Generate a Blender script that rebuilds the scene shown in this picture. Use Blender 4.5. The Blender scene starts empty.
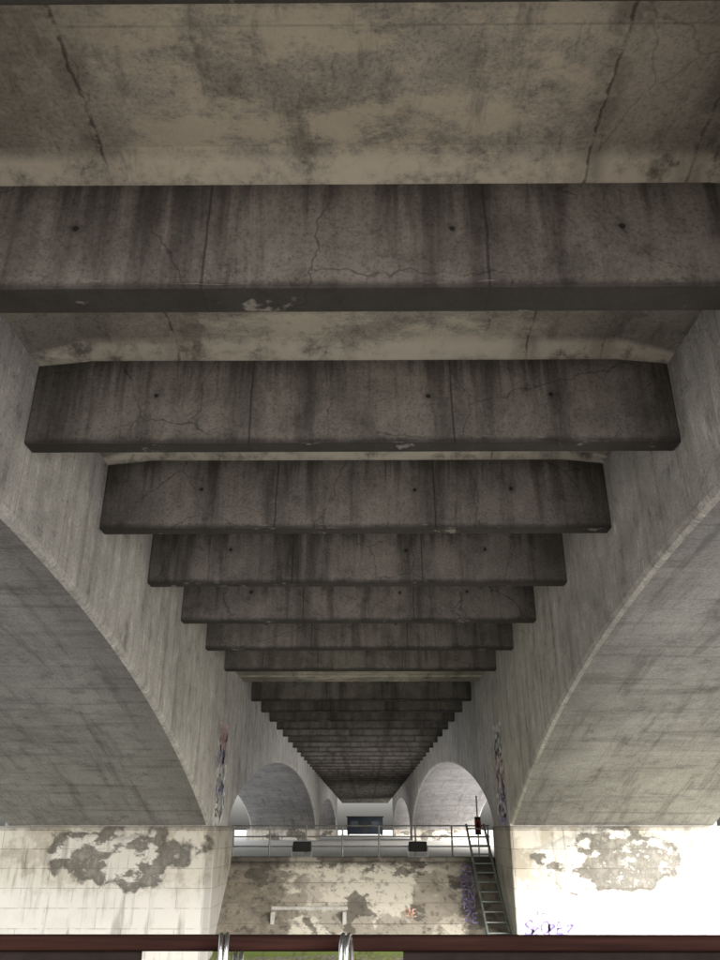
import bpy, bmesh, math, random
from mathutils import Vector, Matrix
random.seed(4)
scene=bpy.context.scene
coll=scene.collection
# ------------------------------------------------------------ node helpers
class NT:
    def __init__(s,name):
        s.mat=bpy.data.materials.new(name); s.mat.use_nodes=True
        s.t=s.mat.node_tree; s.t.nodes.clear()
        s.out=s.t.nodes.new('ShaderNodeOutputMaterial')
        s.bsdf=s.t.nodes.new('ShaderNodeBsdfPrincipled')
        s.t.links.new(s.bsdf.outputs[0],s.out.inputs[0])
        tc=s.t.nodes.new('ShaderNodeTexCoord'); s.co=tc.outputs['Object']
        sp=s.t.nodes.new('ShaderNodeSeparateXYZ'); s.t.links.new(s.co,sp.inputs[0])
        s.x,s.y,s.z=sp.outputs
    def put(s,inp,v):
        if isinstance(v,bpy.types.NodeSocket): s.t.links.new(v,inp)
        elif isinstance(v,(tuple,list)) and len(v)==3 and inp.type=='RGBA': inp.default_value=(*v,1)
        else: inp.default_value=v
    def m(s,op,a,b=0.0,c=None,clamp=False):
        n=s.t.nodes.new('ShaderNodeMath'); n.operation=op; n.use_clamp=clamp
        s.put(n.inputs[0],a); s.put(n.inputs[1],b)
        if c is not None: s.put(n.inputs[2],c)
        return n.outputs[0]
    def vec(s,sc=(1,1,1),loc=(0,0,0),src=None):
        n=s.t.nodes.new('ShaderNodeMapping'); s.put(n.inputs[0],src or s.co)
        n.inputs['Scale'].default_value=sc; n.inputs['Location'].default_value=loc
        return n.outputs[0]
    def noise(s,scale,detail=4,rough=.6,v=None,dist=0):
        n=s.t.nodes.new('ShaderNodeTexNoise'); s.put(n.inputs['Vector'],v or s.co)
        n.inputs['Scale'].default_value=scale; n.inputs['Detail'].default_value=detail
        n.inputs['Roughness'].default_value=rough; n.inputs['Distortion'].default_value=dist
        return n.outputs['Fac']
    def rng(s,f,a,b,c=0.,d=1.):
        n=s.t.nodes.new('ShaderNodeMapRange'); n.interpolation_type='SMOOTHSTEP'
        s.put(n.inputs[0],f)
        for i,q in enumerate((a,b,c,d)): s.put(n.inputs[i+1],q)
        return n.outputs[0]
    def mix(s,f,a,b,bl='MIX'):
        n=s.t.nodes.new('ShaderNodeMix'); n.data_type='RGBA'; n.blend_type=bl
        s.put(n.inputs[0],f); s.put(n.inputs[6],a); s.put(n.inputs[7],b)
        return n.outputs[2]
    def ramp(s,f,stops):
        n=s.t.nodes.new('ShaderNodeValToRGB'); s.put(n.inputs[0],f)
        e=n.color_ramp.elements
        while len(e)<len(stops): e.new(.5)
        for k,(p,c) in zip(e,stops): k.position=p; k.color=(*c,1)
        return n.outputs[0]
    def dark(s,col,mask,amt,c=(0.035,0.032,0.030)):
        return s.mix(s.m('MULTIPLY',mask,amt,clamp=True),col,c)
    def line(s,c,pos,w,wob=None):
        d=s.m('SUBTRACT',c,pos)
        if wob is not None: d=s.m('ADD',d,wob)
        d=s.m('ABSOLUTE',d)
        return s.rng(d,w,w*.35,0,1)
    def perio(s,c,per,w,off=0.):
        f=s.m('FRACT',s.m('DIVIDE',s.m('ADD',c,off+1000*per),per))
        d=s.m('MULTIPLY',s.m('ABSOLUTE',s.m('SUBTRACT',f,.5)),per)
        d=s.m('SUBTRACT',per/2,d)
        return s.rng(d,w,w*.35,0,1)
    def vor(s,scale,v=None,feature='F1'):
        n=s.t.nodes.new('ShaderNodeTexVoronoi'); n.feature=feature
        s.put(n.inputs['Vector'],v or s.co); n.inputs['Scale'].default_value=scale
        return n.outputs['Distance']
    def cracks(s,scale,w,g):
        n=s.t.nodes.new('ShaderNodeTexNoise'); s.put(n.inputs['Vector'],s.co); n.inputs['Scale'].default_value=3; n.inputs['Detail'].default_value=3
        a=s.t.nodes.new('ShaderNodeVectorMath'); a.operation='MULTIPLY_ADD'
        s.t.links.new(n.outputs['Color'],a.inputs[0]); a.inputs[1].default_value=(.3,.3,.3); s.t.links.new(s.co,a.inputs[2])
        e=s.vor(scale,a.outputs[0],'DISTANCE_TO_EDGE')
        k=s.rng(e,w,w*.2,0,1)
        return s.m('MULTIPLY',k,g)
    def finish(s,col,rough=.85,bump=None,bs=.3,bd=.02,metal=0,spec=.3):
        s.put(s.bsdf.inputs['Base Color'],col); s.put(s.bsdf.inputs['Roughness'],rough)
        s.bsdf.inputs['Metallic'].default_value=metal
        s.bsdf.inputs['Specular IOR Level'].default_value=spec
        if bump is not None:
            b=s.t.nodes.new('ShaderNodeBump'); s.put(b.inputs['Height'],bump)
            b.inputs['Strength'].default_value=bs; b.inputs['Distance'].default_value=bd
            s.t.links.new(b.outputs[0],s.bsdf.inputs['Normal'])
        return s.mat
def sc(c,k): return tuple(min(.9,q*k) for q in c)

def concrete(name,mid,contrast=.3,streak=.4,light=.3,ns=.45,fn=None,crack=.3,board=None):
    s=NT(name)
    n1=s.noise(ns,6,.65,dist=.3); s.n1=n1
    col=s.ramp(n1,[(.3,sc(mid,1-contrast)),(.5,mid),(.72,sc(mid,1+contrast))])
    n2=s.noise(2.3,6,.72,v=s.vec(loc=(3,8,2))); s.n2=n2
    col=s.mix(s.m('MULTIPLY',s.rng(n2,.5,.64),light),col,sc(mid,1.7))
    col=s.dark(col,s.rng(n2,.47,.33),.35)
    st=s.noise(1.,4,.65,v=s.vec((3.2,3.2,.28))); s.st=st
    col=s.dark(col,s.rng(st,.48,.7),streak)
    col=s.mix(s.m('MULTIPLY',s.rng(st,.46,.34),streak*.5),col,sc(mid,1.6))
    g=s.noise(26,3,.8)
    col=s.mix(.8,col,s.ramp(g,[(.3,(.40,.40,.40)),(.5,(.88,.88,.88)),(.66,(1.,1.,1.))]),'MULTIPLY')
    pores=s.rng(s.vor(4.5),.06,.03,0,1)
    col=s.dark(col,s.m('MULTIPLY',pores,s.rng(n1,.5,.6)),.6)
    if crack: col=s.dark(col,s.cracks(.5,.006,s.rng(n1,.42,.5)),crack)
    if fn: col=fn(s,col)
    return s.finish(col,.88,s.noise(7,5,.8),.4,.025)

def f_slab(s,col):
    wob=s.m('MULTIPLY',s.m('SUBTRACT',s.n2,.5),.16)
    gate=s.rng(s.n2,.38,.55)
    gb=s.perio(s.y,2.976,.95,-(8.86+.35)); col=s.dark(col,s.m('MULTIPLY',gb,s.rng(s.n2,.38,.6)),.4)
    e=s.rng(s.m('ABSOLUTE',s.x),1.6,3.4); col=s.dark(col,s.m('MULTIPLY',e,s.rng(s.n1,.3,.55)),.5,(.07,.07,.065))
    pch=s.m('MULTIPLY',s.rng(s.noise(1.1,7,.78,v=s.vec((.8,1.4,1),(2,5,0))),.45,.58),s.rng(s.m('ABSOLUTE',s.x),2.9,1.2))
    col=s.mix(s.m('MULTIPLY',pch,.75),col,(.74,.695,.57))
    ws=s.noise(1.,5,.7,v=s.vec((2.2,.5,1),(4,9,0))); col=s.dark(col,s.rng(ws,.54,.66),.45,(.08,.075,.065))
    fl=s.perio(s.y,2.976,.20,-(8.86-.27-.13)); col=s.mix(s.m('MULTIPLY',s.m('MULTIPLY',fl,s.rng(s.n2,.35,.55)),.75),col,(.80,.765,.66))
    for p,a in ((-2.2,.65),(2.2,.65),(3.15,.45)):
        l=s.line(s.x,p,.022,wob); col=s.dark(col,s.m('MULTIPLY',l,gate),a)
        halo=s.line(s.x,p,.22,wob); col=s.dark(col,s.m('MULTIPLY',halo,s.rng(s.n2,.42,.6)),.45)
    col=s.dark(col,s.m('MULTIPLY',s.perio(s.y,2.976,.015,-8.86-1.2),s.rng(s.n1,.4,.55)),.25)
    return col
def f_beam(s,col):
    wob=s.m('MULTIPLY',s.m('SUBTRACT',s.n1,.5),.12)
    for p in (-1.25,1.25):
        col=s.dark(col,s.line(s.x,p,.018,wob),.65)
        halo=s.line(s.x,p,.26,wob); col=s.dark(col,s.m('MULTIPLY',halo,s.rng(s.n2,.36,.58)),.45)
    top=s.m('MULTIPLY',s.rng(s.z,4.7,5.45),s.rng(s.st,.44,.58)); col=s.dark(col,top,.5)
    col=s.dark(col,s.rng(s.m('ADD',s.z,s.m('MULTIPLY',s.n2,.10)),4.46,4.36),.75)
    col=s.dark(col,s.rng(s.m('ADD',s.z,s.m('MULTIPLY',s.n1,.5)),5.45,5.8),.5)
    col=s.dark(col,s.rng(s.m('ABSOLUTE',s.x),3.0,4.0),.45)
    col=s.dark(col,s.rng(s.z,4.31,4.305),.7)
    sf=s.m('MULTIPLY',s.rng(s.noise(2.,4,.7,v=s.vec((1,1,9),(0,5,0))),.6,.68),s.rng(s.z,4.43,4.36))
    col=s.mix(s.m('MULTIPLY',sf,.4),col,(.55,.53,.48))
    for hx,hz in ((-2.45,4.97),(2.48,4.97),(.95,4.95)):
        d=s.m('SQRT',s.m('ADD',s.m('POWER',s.m('ABSOLUTE',s.m('SUBTRACT',s.x,hx)),2.),s.m('POWER',s.m('ABSOLUTE',s.m('SUBTRACT',s.z,hz)),2.)))
        col=s.dark(col,s.rng(s.m('ADD',d,s.m('MULTIPLY',s.n2,.03)),.052,.036,0,1),.9,(.015,.015,.015))
        col=s.dark(col,s.rng(s.m('ADD',d,s.m('MULTIPLY',s.n2,.1)),.16,.06,0,1),.35)
    return col
def f_wall(s,col):
    col=s.dark(col,s.m('MULTIPLY',s.perio(s.y,1.488,.013,-8.7),s.rng(s.n1,.35,.55)),.45)
    col=s.dark(col,s.m('MULTIPLY',s.perio(s.z,1.25,.010,.3),s.rng(s.n2,.44,.58)),.25)
    e=s.rng(s.noise(1.,6,.78,v=s.vec((6,6,1.6),(1,2,3))),.55,.64)
    col=s.mix(s.m('MULTIPLY',e,s.m('MULTIPLY',s.rng(s.n1,.40,.58),.75)),col,(.84,.83,.81))
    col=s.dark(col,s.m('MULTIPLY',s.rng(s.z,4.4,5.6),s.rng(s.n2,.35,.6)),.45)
    return col
def f_soffit(s,col):
    yw=s.m('ADD',s.y,s.m('MULTIPLY',s.n1,.25))
    col=s.dark(col,s.m('MULTIPLY',s.perio(yw,2.4,.014,.2),s.rng(s.n2,.42,.6)),.35)
    col=s.dark(col,s.m('MULTIPLY',s.perio(s.m('ABSOLUTE',s.x),1.83,.012,0),s.rng(s.n2,.4,.55)),.3)
    st=s.noise(1.,5,.7,v=s.vec((.25,3.,3.),(9,1,1))); col=s.dark(col,s.rng(st,.5,.66),.3)
    st2=s.noise(1.,5,.7,v=s.vec((3.5,.3,.3),(2,1,6))); col=s.dark(col,s.rng(st2,.5,.68),.35)
    a=s.m('ABSOLUTE',s.x); col=s.dark(col,s.m('MULTIPLY',s.rng(a,5.2,4.1),s.rng(s.n2,.3,.6)),.35)
    return col
MAT={}
MAT['slab']=concrete('slab_concrete',(.48,.455,.40),.35,.1,.35,.5,f_slab)
MAT['beam']=concrete('beam_concrete',(.30,.278,.258),.4,.55,.3,.6,f_beam,.5)
MAT['wall']=concrete('girder_web_concrete',(.55,.535,.52),.25,.3,.3,.4,f_wall,.2)
MAT['soffit']=concrete('girder_soffit_concrete',(.375,.368,.372),.28,.1,.2,.35,f_soffit,0)
MAT['deck']=concrete('deck_concrete',(.40,.40,.38),crack=0)

def ashlar(name,kind):
    s=NT(name)
    cx=s.t.nodes.new('ShaderNodeCombineXYZ'); s.t.links.new(s.m('ADD',s.x,s.y),cx.inputs[0]); s.t.links.new(s.z,cx.inputs[1])
    br=s.t.nodes.new('ShaderNodeTexBrick'); s.t.links.new(cx.outputs[0],br.inputs['Vector'])
    br.inputs['Scale'].default_value=1; br.inputs['Brick Width'].default_value=1.35; br.inputs['Row Height'].default_value=.46
    br.inputs['Mortar Size'].default_value=.010; br.inputs['Mortar Smooth'].default_value=.3
    br.inputs['Color1'].default_value=(.42,.38,.31,1); br.inputs['Color2'].default_value=(.58,.54,.46,1); br.inputs['Mortar'].default_value=(.3,.26,.21,1)
    n=s.noise(1.1,6,.65); n2=s.noise(3.5,6,.7,v=s.vec(loc=(5,5,5)))
    col=br.outputs['Color']
    if kind=='pier':
        ww=s.rng(n,.42,.52); col=s.mix(s.m('MULTIPLY',ww,.6),col,(.80,.77,.71))
        blown_foot=s.rng(s.m('SUBTRACT',s.m('MULTIPLY',n2,.9),s.z),1.5,2.1); col=s.mix(s.m('MULTIPLY',blown_foot,.8),col,(.82,.80,.77))  # whitens the pier foot: overexposed light painted into the stone colour
        dx=s.m('DIVIDE',s.m('SUBTRACT',s.m('ABSOLUTE',s.x),6.4),1.9)
        dz=s.m('DIVIDE',s.m('ADD',s.z,.62),.66)
        d=s.m('ADD',s.m('SQRT',s.m('ADD',s.m('MULTIPLY',dx,dx),s.m('MULTIPLY',dz,dz))),s.m('MULTIPLY',s.m('SUBTRACT',s.noise(.9,5,.55,v=s.vec(loc=(2,0,7))),.5),2.2))
        blob=s.rng(d,1.08,.95,0,1)
        edge=s.m('MULTIPLY',blob,s.rng(d,.72,1.0))
        fade=s.rng(n2,.30,.46)
        col=s.mix(s.m('MULTIPLY',s.m('MULTIPLY',blob,fade),.88),col,s.ramp(n2,[(.40,(.09,.086,.08)),(.66,(.30,.285,.25))]))
        inner=s.m('MULTIPLY',s.rng(s.noise(.8,5,.6,v=s.vec((1,1,1.8),(11,4,2))),.49,.53),blob)
        col=s.mix(s.m('MULTIPLY',inner,.9),col,(.78,.76,.71))
        col=s.dark(col,edge,.35,(.05,.045,.04))
        st=s.noise(1.,4,.6,v=s.vec((5,5,.6))); col=s.dark(col,s.rng(st,.52,.72),.45,(.1,.08,.06))
        col=s.dark(col,s.rng(s.m('ADD',s.z,s.m('MULTIPLY',n2,.25)),.08,.2),.5,(.08,.07,.06))
        col=s.dark(col,s.rng(s.m('ABSOLUTE',s.x),4.1,3.985),.4,(.08,.07,.06))
    else:
        stain=s.ramp(n2,[(.35,(.07,.062,.05)),(.65,(.25,.22,.175))])
        xx=s.m('ADD',s.x,s.m('MULTIPLY',s.m('SUBTRACT',n,.5),2.2))
        left=s.rng(xx,-1.7,-2.0); right=s.rng(xx,2.5,2.75)
        k=s.rng(s.noise(.55,5,.55,v=s.vec((1,1,1.3),(3.3,0,1.4))),.45,.48)
        side=s.m('MAXIMUM',s.m('MAXIMUM',left,right),s.m('MULTIPLY',k,.55))
        cr=s.rng(s.noise(.55,5,.6,v=s.vec((1,1,1.2),(9,2,5))),.46,.49)
        cr=s.m('MULTIPLY',cr,s.m('MULTIPLY',s.rng(xx,-2.1,-1.8),s.rng(xx,2.9,2.6)))
        col=s.mix(s.m('MULTIPLY',side,.78),col,stain)
        col=s.mix(s.m('MULTIPLY',cr,.85),col,(.70,.66,.56))
        col=s.dark(col,s.m('MULTIPLY',s.rng(s.noise(.8,5,.6,v=s.vec((1,1,1.5),(1,7,3))),.55,.58),.8),1.0,(.10,.09,.075))
        col=s.dark(col,s.rng(s.m('ADD',s.z,s.m('MULTIPLY',n2,.4)),-.85,-.65),.65)
        col=s.mix(s.rng(s.m('ADD',s.z,s.m('MULTIPLY',n2,.3)),-2.4,-2.65,0,1),col,(.09,.12,.03))
        st=s.noise(1.,4,.6,v=s.vec((5,5,.5))); col=s.dark(col,s.rng(st,.52,.68),.55,(.05,.04,.03))
    mort=br.outputs['Fac']
    col=s.mix(s.m('MULTIPLY',s.m('MULTIPLY',mort,s.rng(n2,.4,.55)),.45),col,(.16,.13,.10))
    h=s.m('SUBTRACT',s.m('MULTIPLY',s.noise(5,5,.7),.6),s.m('MULTIPLY',mort,.6))
    return s.finish(col,.85,h,.5,.03)
MAT['pier']=ashlar('pier_stone','pier'); MAT['quay']=ashlar('quay_stone','quay')

def simple(name,col,rough=.6,metal=0,var=.25,ns=6,bs=.15,spec=.5):
    s=NT(name); n=s.noise(ns,4,.65)
    c=s.ramp(n,[(.3,sc(col,1-var)),(.7,sc(col,1+var))])
    return s.finish(c,rough,n,bs,.01,metal,spec)
MAT['rail']=simple('galvanised_steel',(.20,.20,.19),.5,.6)
MAT['paleframe']=simple('pale_painted_steel',(.42,.41,.38),.5,0)
MAT['dark']=simple('dark_housing',(.02,.02,.02),.7,spec=.1)
MAT['chrome']=simple('brushed_chrome',(.50,.51,.52),.25,1,.1,30)
MAT['red']=simple('red_plastic',(.20,.03,.025),.6,spec=.2)
MAT['blue']=simple('dark_opening_paint',(.012,.017,.024),.7,spec=.1)  # near-black coat for the cabin shape that replaces the far dark opening
MAT['deckboard']=simple('boat_deck_boards',(.10,.075,.055),.6)
MAT['hull']=simple('boat_dark_paint',(.012,.009,.008),.9,spec=.03)
MAT['glass']=simple('dark_window_glass',(.03,.035,.04),.1)
MAT['ladder']=simple('ladder_steel',(.22,.25,.24),.5,.5)
s=NT('varnished_wood'); w=s.noise(3,5,.65,v=s.vec((.6,14,14)))
MAT['wood']=s.finish(s.ramp(w,[(.3,(.008,.0035,.003)),(.7,(.022,.009,.007))]),.8,w,.15,.01,0,.04)
def paint(name,c):
    s=NT(name); n=s.noise(9,4,.7); 
    return s.finish(s.mix(s.rng(n,.45,.6),c,tuple(min(1,q*1.3+.2) for q in c)),.6)
MAT['g_purple']=paint('spray_purple',(.20,.16,.36)); MAT['g_orange']=paint('spray_orange',(.50,.30,.22))
MAT['g_white']=paint('spray_white',(.80,.80,.80)); MAT['g_pink']=paint('spray_pink',(.55,.35,.37)); MAT['g_black']=paint('spray_black',(.08,.08,.09))
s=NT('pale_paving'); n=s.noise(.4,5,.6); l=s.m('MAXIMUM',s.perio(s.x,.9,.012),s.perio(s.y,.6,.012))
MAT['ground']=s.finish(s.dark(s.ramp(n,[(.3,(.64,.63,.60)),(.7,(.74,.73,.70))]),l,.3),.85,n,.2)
s=NT('foreshore'); n=s.noise(2.5,5,.7); pb=s.vor(9)
MAT['shore']=s.finish(s.mix(s.rng(n,.42,.55),s.ramp(pb,[(.1,(.40,.37,.32)),(.6,(.22,.20,.17))]),(.22,.25,.10)),.8,pb,.6,.05)
s=NT('river_water'); n=s.noise(1.2,3,.6,v=s.vec((1,1.6,1))); 
MAT['water']=s.finish(s.ramp(n,[(.3,(.30,.285,.265)),(.7,(.36,.345,.32))]),.25,n,.5,.12,0,.5)

# ------------------------------------------------------------ mesh helpers
def empty(name,loc=(0,0,0)):
    e=bpy.data.objects.new(name,None); e.location=loc; e.empty_display_size=.3; coll.objects.link(e); return e
def add(name,me,mats,parent=None,smooth=False,bevel=0,segs=2):
    o=bpy.data.objects.new(name,me); coll.objects.link(o)
    for m in (mats if isinstance(mats,(list,tuple)) else [mats]): me.materials.append(m)
    if parent: o.parent=parent
    if smooth:
        for p in me.polygons: p.use_smooth=True
    if bevel:
        b=o.modifiers.new('bevel','BEVEL'); b.width=bevel; b.segments=segs; b.limit_method='ANGLE'
    return o
def boxes_mesh(name,lst):
    bm=bmesh.new()
    for (x0,x1,y0,y1,z0,z1) in lst:
        r=bmesh.ops.create_cube(bm,size=1)
        bmesh.ops.scale(bm,vec=(x1-x0,y1-y0,z1-z0),verts=r['verts'])
        bmesh.ops.translate(bm,vec=((x0+x1)/2,(y0+y1)/2,(z0+z1)/2),verts=r['verts'])
    me=bpy.data.meshes.new(name); bm.to_mesh(me); bm.free(); return me
def box(name,b,mat,parent=None,bevel=0): return add(name,boxes_mesh(name,[b]),mat,parent,bevel=bevel)
def boxes(name,l,mat,parent=None,bevel=0): return add(name,boxes_mesh(name,l),mat,parent,bevel=bevel)
def pydata(name,v,f,mats,parent=None,idx=None,smooth=False):
    me=bpy.data.meshes.new(name); me.from_pydata(v,[],f)
    o=add(name,me,mats,parent,smooth)
    if idx:
        for p,i in zip(me.polygons,idx): p.material_index=i
    bm=bmesh.new(); bm.from_mesh(me); bmesh.ops.recalc_face_normals(bm,faces=bm.faces); bm.to_mesh(me); bm.free()
    return o
def tube(name,paths,r,mat,parent=None,res=4,cyclic=False):
    cu=bpy.data.curves.new(name,'CURVE'); cu.dimensions='3D'; cu.bevel_depth=r; cu.bevel_resolution=res; cu.use_fill_caps=True
    for p in paths:
        sp=cu.splines.new('POLY'); sp.points.add(len(p)-1)
        for q,c in zip(sp.points,p): q.co=(*c,1)
        sp.use_cyclic_u=cyclic
    o=bpy.data.objects.new(name+'_c',cu); coll.objects.link(o)
    dg=bpy.context.evaluated_depsgraph_get(); me=bpy.data.meshes.new_from_object(o.evaluated_get(dg))
    bpy.data.objects.remove(o); me.name=name; me.materials.clear()
    return add(name,me,mat,parent,smooth=True)

# ------------------------------------------------------------ bridge
bridge=empty('concrete_bridge')
BS=2.976; ZB=4.30; ZS=5.62; YB=-1.5; XD=10.8
far=[8.86+BS*(n-2) for n in range(-1,50)]
far=[f for f in far if not (24.5<f<28)]
far[1]=3.02
far[2]=5.95
def th(f): return .36 if f==5.95 else .27
L=[(-4,4,f-th(f),f,ZB,5.9) for f in far]
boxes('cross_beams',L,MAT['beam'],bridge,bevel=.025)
box('pier_diaphragm',(-4,4,24.3,27.4,4.62,5.9),MAT['slab'],bridge,bevel=.03)
xs=[-4,-3.35,-3.15,-2,-1,0,1,2,3.15,3.35,4]
def hx(x): 
    a=abs(x); return 0 if a<3.2 else (.02 if a<3.4 else .22)
ys=[]
for f in far:
    t=th(f); ys+= [(f-t-.32,0),(f-t-.29,.02),(f-t+.02,.15),(f-.02,.17),(f+.2,.02),(f+.23,0)]
ys.sort(); ys=[(YB,0)]+ys; V=[];F=[]
for y,hy in ys:
    for x in xs: V.append((x,y,ZS-max(hx(x),hy)))
nx=len(xs)
for j in range(len(ys)-1):
    for i in range(nx-1): F.append((j*nx+i,j*nx+i+1,(j+1)*nx+i+1,(j+1)*nx+i))
pydata('deck_slab_soffit',V,F,MAT['slab'],bridge)
box('road_deck',(-XD,XD,YB,150,6.02,6.45),MAT['deck'],bridge)
for sx in (-1,1):
    a,b=sorted((sx*(XD-.25),sx*XD)); box('parapet',(a,b,YB,150,6.45,7.5),MAT['deck'],bridge)
def s1(y): return 3.4 if y<6 else 3.4-.01135*(y-6)**2
def sN(y,c,h): 
    u=min(1,abs(y-c)/h); return .05+3.2*(1-u*u)**.62
spans=[(YB,23,s1,50),(26,72,lambda y:sN(y,49,23),70),(75,121,lambda y:sN(y,98,23),60)]
def girder(sx,y0,y1,fn,n):
    V=[];F=[];idx=[]; c=.10
    for j in range(n+1):
        t=j/n
        if fn is not s1: t=.5-.5*math.cos(math.pi*t)
        y=y0+(y1-y0)*t; z=fn(y)
        prof=[(4,6.0),(4,z+c),(4+c*.3,z+c*.3),(4+c,z),(9.5-c,z),(9.5,z+c),(9.5,6.0)]
        for x,zz in prof: V.append((sx*x,y,zz))
    m=7
    for j in range(n):
        for i in range(m-1):
            F.append((j*m+i,j*m+i+1,(j+1)*m+i+1,(j+1)*m+i)); idx.append(1 if i==3 else 0)
    F.append(tuple(range(m))); idx.append(0); F.append(tuple(n*m+i for i in range(m))); idx.append(0)
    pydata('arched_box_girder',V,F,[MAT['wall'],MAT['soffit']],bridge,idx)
for sx in (-1,1):
    for (a,b,fn,n) in spans: girder(sx,a,b,fn,n)
    for (a,b) in ((23,26),(72,75),(121,124)):
        x0,x1=sorted((sx*4,sx*9.5)); box('girder_over_pier',(x0,x1,a,b,.08,6.0),MAT['wall'],bridge)
        x0,x1=sorted((sx*(3.97 if sx>0 else 3.84),sx*(11.2 if a==23 else 9.8)))
        box('stone_pier_block',(x0,x1,a-.04,b+.04,-6,.10),MAT['pier'],bridge,bevel=.03)
    x0,x1=sorted((sx*9.5,sx*(XD-.1)))
    boxes('cantilever_brackets',[(x0,x1,f-.3,f,5.5,6.02) for f in far],MAT['deck'],bridge)
cb=empty('far_opening_standin',(0,140,-.78))  # added cabin shape stands in for the dark far opening; its parts are invented
boxes('walls',[(-2.9,2.9,0,2.4,.15,2.7)],MAT['blue'],cb,bevel=.03)
boxes('roof',[(-3.05,3.05,-.12,2.5,2.7,2.85)],MAT['dark'],cb)
boxes('windows',[(-2.3,-1.1,-.02,.01,1.2,2.1),(1.1,2.3,-.02,.01,1.2,2.1)],MAT['glass'],cb)
boxes('door',[(-.45,.45,-.025,.01,.2,2.2)],MAT['dark'],cb)
boxes('skids',[(-2.8,-2.6,.1,2.3,0,.15),(2.6,2.8,.1,2.3,0,.15)],MAT['dark'],cb)

# ------------------------------------------------------------ quay wall between the piers (battered)
qw=empty('quay_wall')
def prism(name,x0,x1,prof,mat,parent):
    n=len(prof); V=[(x0,y,z) for y,z in prof]+[(x1,y,z) for y,z in prof]
    F=[(i,(i+1)%n,n+(i+1)%n,n+i) for i in range(n)]+[tuple(range(n)),tuple(range(n,2*n))]
    return pydata(name,V,F,mat,parent)
prism('battered_face',-3.96,3.96,[(25.95,-.86),(23.75,-2.7),(23.5,-6),(27,-6),(27,-.86)],MAT['quay'],qw)
box('coping',(-3.96,3.96,25.85,26.6,-.86,-.73),MAT['quay'],qw,bevel=.03)
emb=empty('embankment_wall')
for sx in (-1,1):
    a,b=sorted((sx*11.25,sx*400)); box('river_wall',(a,b,26.2,27,-6,-.75),MAT['quay'],emb)
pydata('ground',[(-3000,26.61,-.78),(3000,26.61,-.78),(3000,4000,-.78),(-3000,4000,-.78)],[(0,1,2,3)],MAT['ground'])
pydata('river_water',[(-3000,-3000,-3.7),(3000,-3000,-3.7),(3000,27,-3.7),(-3000,27,-3.7)],[(0,1,2,3)],MAT['water'])
V=[];F=[];n=60
for j in range(13):
    for i in range(n+1):
        x=-40+80*i/n; t=j/12; V.append((x,26-12*t,-2.75-1.25*t+random.uniform(-.06,.06)))
for j in range(12):
    for i in range(n):
        a=j*(n+1)+i; F.append((a,a+1,a+n+2,a+n+1))
pydata('foreshore',V,F,MAT['shore'],smooth=True)

# ------------------------------------------------------------ railing on the quay
rl=empty('metal_railing')
posts=[[( x,26.2,-.73),(x,26.2,.12)] for x in [-3.85+ i*(7.7/7) for i in range(8)]]
tube('posts',posts,.028,MAT['rail'],rl)
tube('rails',[[(-3.9,26.2,z),(3.9,26.2,z)] for z in (.12,-.18,-.45)],.02,MAT['rail'],rl)
for k,x in enumerate((-1.75,1.7)):
    fl=empty('floodlight',(x,25.98,-.73))
    boxes('housing',[(-.27,.27,-.10,.10,.14,.42)],MAT['dark'],fl,bevel=.03)
    boxes('lens',[(-.22,.22,-.115,-.102,.18,.38)],MAT['dark'],fl)
    boxes('bracket',[(-.31,-.275,-.03,.03,.0,.32),(.275,.31,-.03,.03,.0,.32),(-.31,.31,-.05,.05,.0,.02)],MAT['rail'],fl)
ld=empty('steel_ladder')
top=Vector((3.42,25.85,.15)); bot=Vector((3.62,22.9,-3.0))
dirv=bot-top
R=[]
tube('stiles',[[top+Vector((-.26,0,0)),bot+Vector((-.30,0,0))],[top+Vector((.26,0,0)),bot+Vector((.30,0,0))]],.035,MAT['ladder'],ld)
for i in range(14):
    t=(i+.5)/14; c=top+dirv*t; R.append([c+Vector((-.27-.03*t,0,0)),c+Vector((.27+.03*t,0,0))])
tube('rungs',R,.022,MAT['ladder'],ld)
wf=empty('mooring_frame')
def wy(z): return 25.95-(25.95-23.75)*(-.86-z)/(2.7-.86)
boxes('top_beam',[(-2.45,-.35,wy(-1.9)-.12,wy(-1.9)+.1,-2.02,-1.92)],MAT['paleframe'],wf,bevel=.01)
boxes('legs',[(-2.42,-2.32,wy(-2.2)-.14,wy(-2.2)+.2,-2.4,-2.02),(-.48,-.38,wy(-2.2)-.14,wy(-2.2)+.2,-2.4,-2.02)],MAT['paleframe'],wf,bevel=.01)
lb=empty('lifebuoy_stand',(3.55,26.1,-.73))
tube('post',[[(0,.1,0),(0,.1,1.7)]],.022,MAT['rail'],lb)
ring=[(.07*math.cos(a*math.pi/12),0,.85+.15*math.sin(a*math.pi/12)) for a in range(24)]
tube('ring',[ring],.028,MAT['red'],lb,cyclic=True)
boxes('backboard',[(-.09,.09,.055,.075,.6,1.1)],MAT['dark'],lb)

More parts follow.
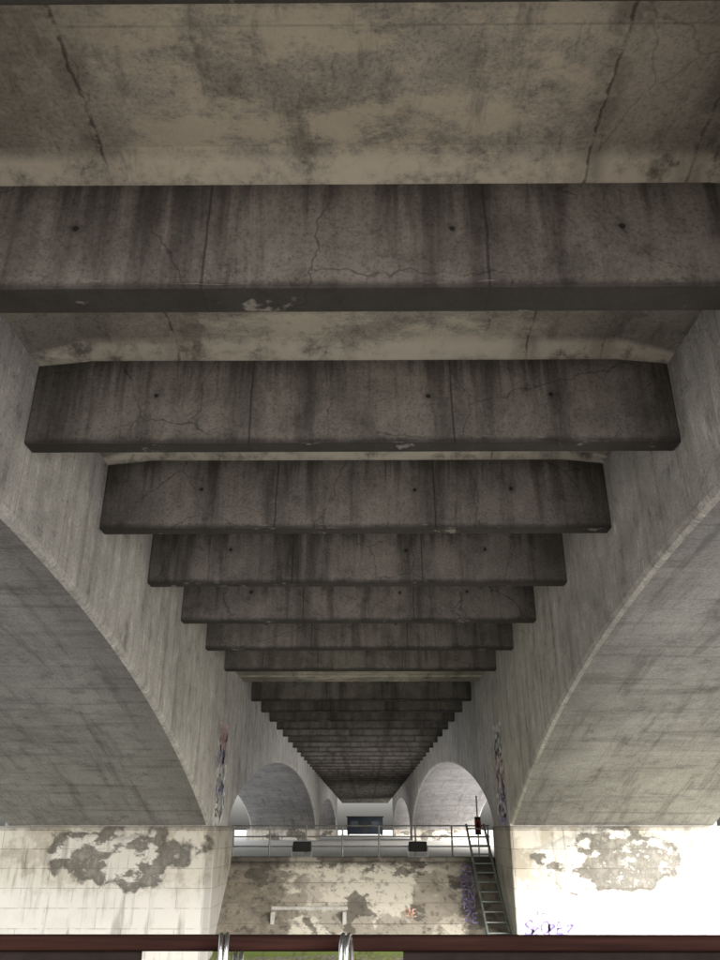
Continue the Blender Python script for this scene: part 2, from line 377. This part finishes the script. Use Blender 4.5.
# ------------------------------------------------------------ graffiti
def ribbon(name,strokes,w,mp,mat,parent):
    V=[];F=[]
    for st in strokes:
        pts=[Vector(p) for p in st]
        P=[]
        for i in range(len(pts)-1):
            p0=pts[max(i-1,0)];p1=pts[i];p2=pts[i+1];p3=pts[min(i+2,len(pts)-1)]
            for k in range(5):
                t=k/5; P.append(.5*((2*p1)+(-p0+p2)*t+(2*p0-5*p1+4*p2-p3)*t*t+(-p0+3*p1-3*p2+p3)*t**3))
        P.append(pts[-1]); b=len(V)
        for i,p in enumerate(P):
            d=(P[min(i+1,len(P)-1)]-P[max(i-1,0)]); d=d.normalized() if d.length>0 else Vector((1,0)); nrm=Vector((-d.y,d.x))*w*.5*random.uniform(.75,1.15)
            V.append(mp(p+nrm)); V.append(mp(p-nrm))
        for i in range(len(P)-1): F.append((b+2*i,b+2*i+1,b+2*i+3,b+2*i+2))
    return pydata(name,V,F,mat,parent)
GL={'S':[[(.9,.9),(.5,1),(.1,.75),(.5,.5),(.9,.25),(.5,0),(.05,.15)]],
'B':[[(.1,0),(.1,1)],[(.1,1),(.8,.85),(.1,.52)],[(.1,.52),(.95,.28),(.1,0)]],
'O':[[(.5,1),(.05,.6),(.3,.05),(.85,.2),(.9,.8),(.5,1)]],
'R':[[(.1,0),(.1,1)],[(.1,1),(.9,.8),(.1,.5)],[(.3,.5),(.95,0)]],
'E':[[(.9,1),(.1,.95),(.15,.5),(.7,.5)],[(.15,.5),(.1,.03),(.95,.05)]],
'K':[[(.1,0),(.15,1)],[(.9,1),(.15,.5),(.95,0)]],
'A':[[(.0,0),(.5,1),(.95,0)],[(.2,.4),(.8,.4)]],'N':[[(.05,0),(.1,1),(.85,0),(.95,1)]],'Z':[[(.05,.95),(.95,1),(.05,.05),(1,0)]]}
def tag(name,text,u,v,h,w,mp,mat,parent,slant=.15,sp=.85):
    st=[]
    for i,ch in enumerate(text):
        jy=random.uniform(-.15,.15)*h; jx=random.uniform(-.1,.1)*h; k=random.uniform(.8,1.25)
        for g in GL[ch]: st.append([(u+jx+(i*sp+p[0]*.75*k+slant*p[1])*h, v+p[1]*h*k+jy) for p in g])
    ribbon(name,st,w,mp,mat,parent)
pf=lambda p:(p[0],22.955,p[1])
qf=lambda p:(p[0],wy(p[1])-.006,p[1])
gr=empty('graffiti')
tag('tag_purple','SROBEZ',4.15,-2.43,.26,.055,pf,MAT['g_purple'],gr,sp=.8)
tag('tag_purple_small','KAZ',4.5,-2.0,.15,.02,pf,MAT['g_purple'],gr)
tag('tag_pink','NEO',4.2,-1.35,.16,.018,pf,MAT['g_pink'],gr)
tag('tag_orange','ONE',1.2,-2.15,.17,.025,qf,MAT['g_orange'],gr,sp=.55)
for i,t in enumerate(('SA','BO','EN','RO','ZE')):
    tag('tag_column_%d'%i,t,2.85,-1.25-.25*i,.25,.035,qf,MAT['g_purple'],gr,sp=.6)
for sx in (-1,1):
    wf_=lambda p,sx=sx:(sx*3.992,p[0],p[1])
    for i in range(10):
        tag('web_tag_%d'%i,random.choice(['SB','OR','KA','EN','ZO'])+random.choice('SABORZEN')+random.choice('SBORE'),23.3+random.uniform(-.1,.3),.14+i*.25,.42,.10,wf_,MAT[random.choice(['g_white','g_white','g_pink','g_white','g_purple'])],gr)

# ------------------------------------------------------------ boat (camera stands on its deck)
boat=empty('river_boat')
YR=4.7
box('deck_floor',(-7.5,7.5,-5,YR+.1,-1.75,-1.63),MAT['deckboard'],boat)
prism('hull',-7.5,7.5,[(-5,-1.76),(YR+.12,-1.76),(YR-.3,-4.3),(-4.6,-4.3)],MAT['hull'],boat)
me=boxes_mesh('handrail',[(-7.5,7.5,YR-.05,YR+.05,-.568,-.498)])
add('handrail',me,MAT['wood'],boat,bevel=.02,segs=3)
box('bulwark_panel_port',(-7.5,-1.0,YR-.02,YR+.02,-1.63,-.568),MAT['hull'],boat)
box('bulwark_panel_starboard',(.35,7.5,YR-.02,YR+.02,-1.63,-.568),MAT['hull'],boat)
tube('gate_bars',[[(-1.0,YR,z),(.35,YR,z)] for z in (-.9,-1.2)],.02,MAT['chrome'],boat)
def hoop(x,zt,r,yaw):
    h=empty('gate_hoop',(x,YR-.2,zt-r*1.6)); h.rotation_euler=(0,0,yaw)
    zb=-(zt-r*1.6+1.63)
    for k,off in enumerate((-.014,.014)):
        p=[(off,r*math.cos(a*math.pi/16),1.6*r*math.sin(a*math.pi/16)) for a in range(0,17)]
        p=[(off,r,zb)]+p+[(off,-r,zb)]
        tube('hoop_tube_%d'%k,[p],.011,MAT['chrome'],h)
    boxes('foot',[(-.05,.05,-r-.04,r+.04,zb,zb+.015)],MAT['chrome'],h)
hoop(-.545,-.475,.09,math.radians(8)); hoop(.06,-.475,.09,math.radians(-8))
hoop(-.47,-.555,.07,math.radians(5))

# ------------------------------------------------------------ light
world=bpy.data.worlds.new('World'); scene.world=world; world.use_nodes=True
wt=world.node_tree; wt.nodes.clear()
out=wt.nodes.new('ShaderNodeOutputWorld'); bg=wt.nodes.new('ShaderNodeBackground'); sky=wt.nodes.new('ShaderNodeTexSky')
sky.sky_type='NISHITA'; sky.sun_disc=False
EL=math.radians(26); AZ=math.radians(142)
sky.sun_elevation=EL; sky.sun_rotation=AZ; sky.dust_density=5; sky.air_density=1.5; sky.ozone_density=1
hs=wt.nodes.new('ShaderNodeHueSaturation'); hs.inputs['Saturation'].default_value=.22
wt.links.new(sky.outputs[0],hs.inputs['Color']); wt.links.new(hs.outputs[0],bg.inputs[0]); bg.inputs[1].default_value=.5
wt.links.new(bg.outputs[0],out.inputs[0])
sl=bpy.data.lights.new('sun','SUN'); sl.energy=4.5; sl.angle=math.radians(36); sl.color=(1,.97,.94)
so=bpy.data.objects.new('sun',sl); coll.objects.link(so)
d=Vector((math.sin(AZ)*math.cos(EL),math.cos(AZ)*math.cos(EL),math.sin(EL)))
so.rotation_euler=d.to_track_quat('Z','Y').to_euler()
# ------------------------------------------------------------ camera
cd=bpy.data.cameras.new('camera'); cam=bpy.data.objects.new('camera',cd); coll.objects.link(cam)
cd.sensor_fit='VERTICAL'; cd.sensor_height=36; cd.lens=790/960*36; cd.clip_start=.05; cd.clip_end=9000
cam.location=(.16,0,0); cam.rotation_euler=(math.radians(90+23.9),0,math.radians(.4))
scene.camera=cam
scene.view_settings.view_transform='Standard'; scene.view_settings.look='None'; scene.view_settings.exposure=0
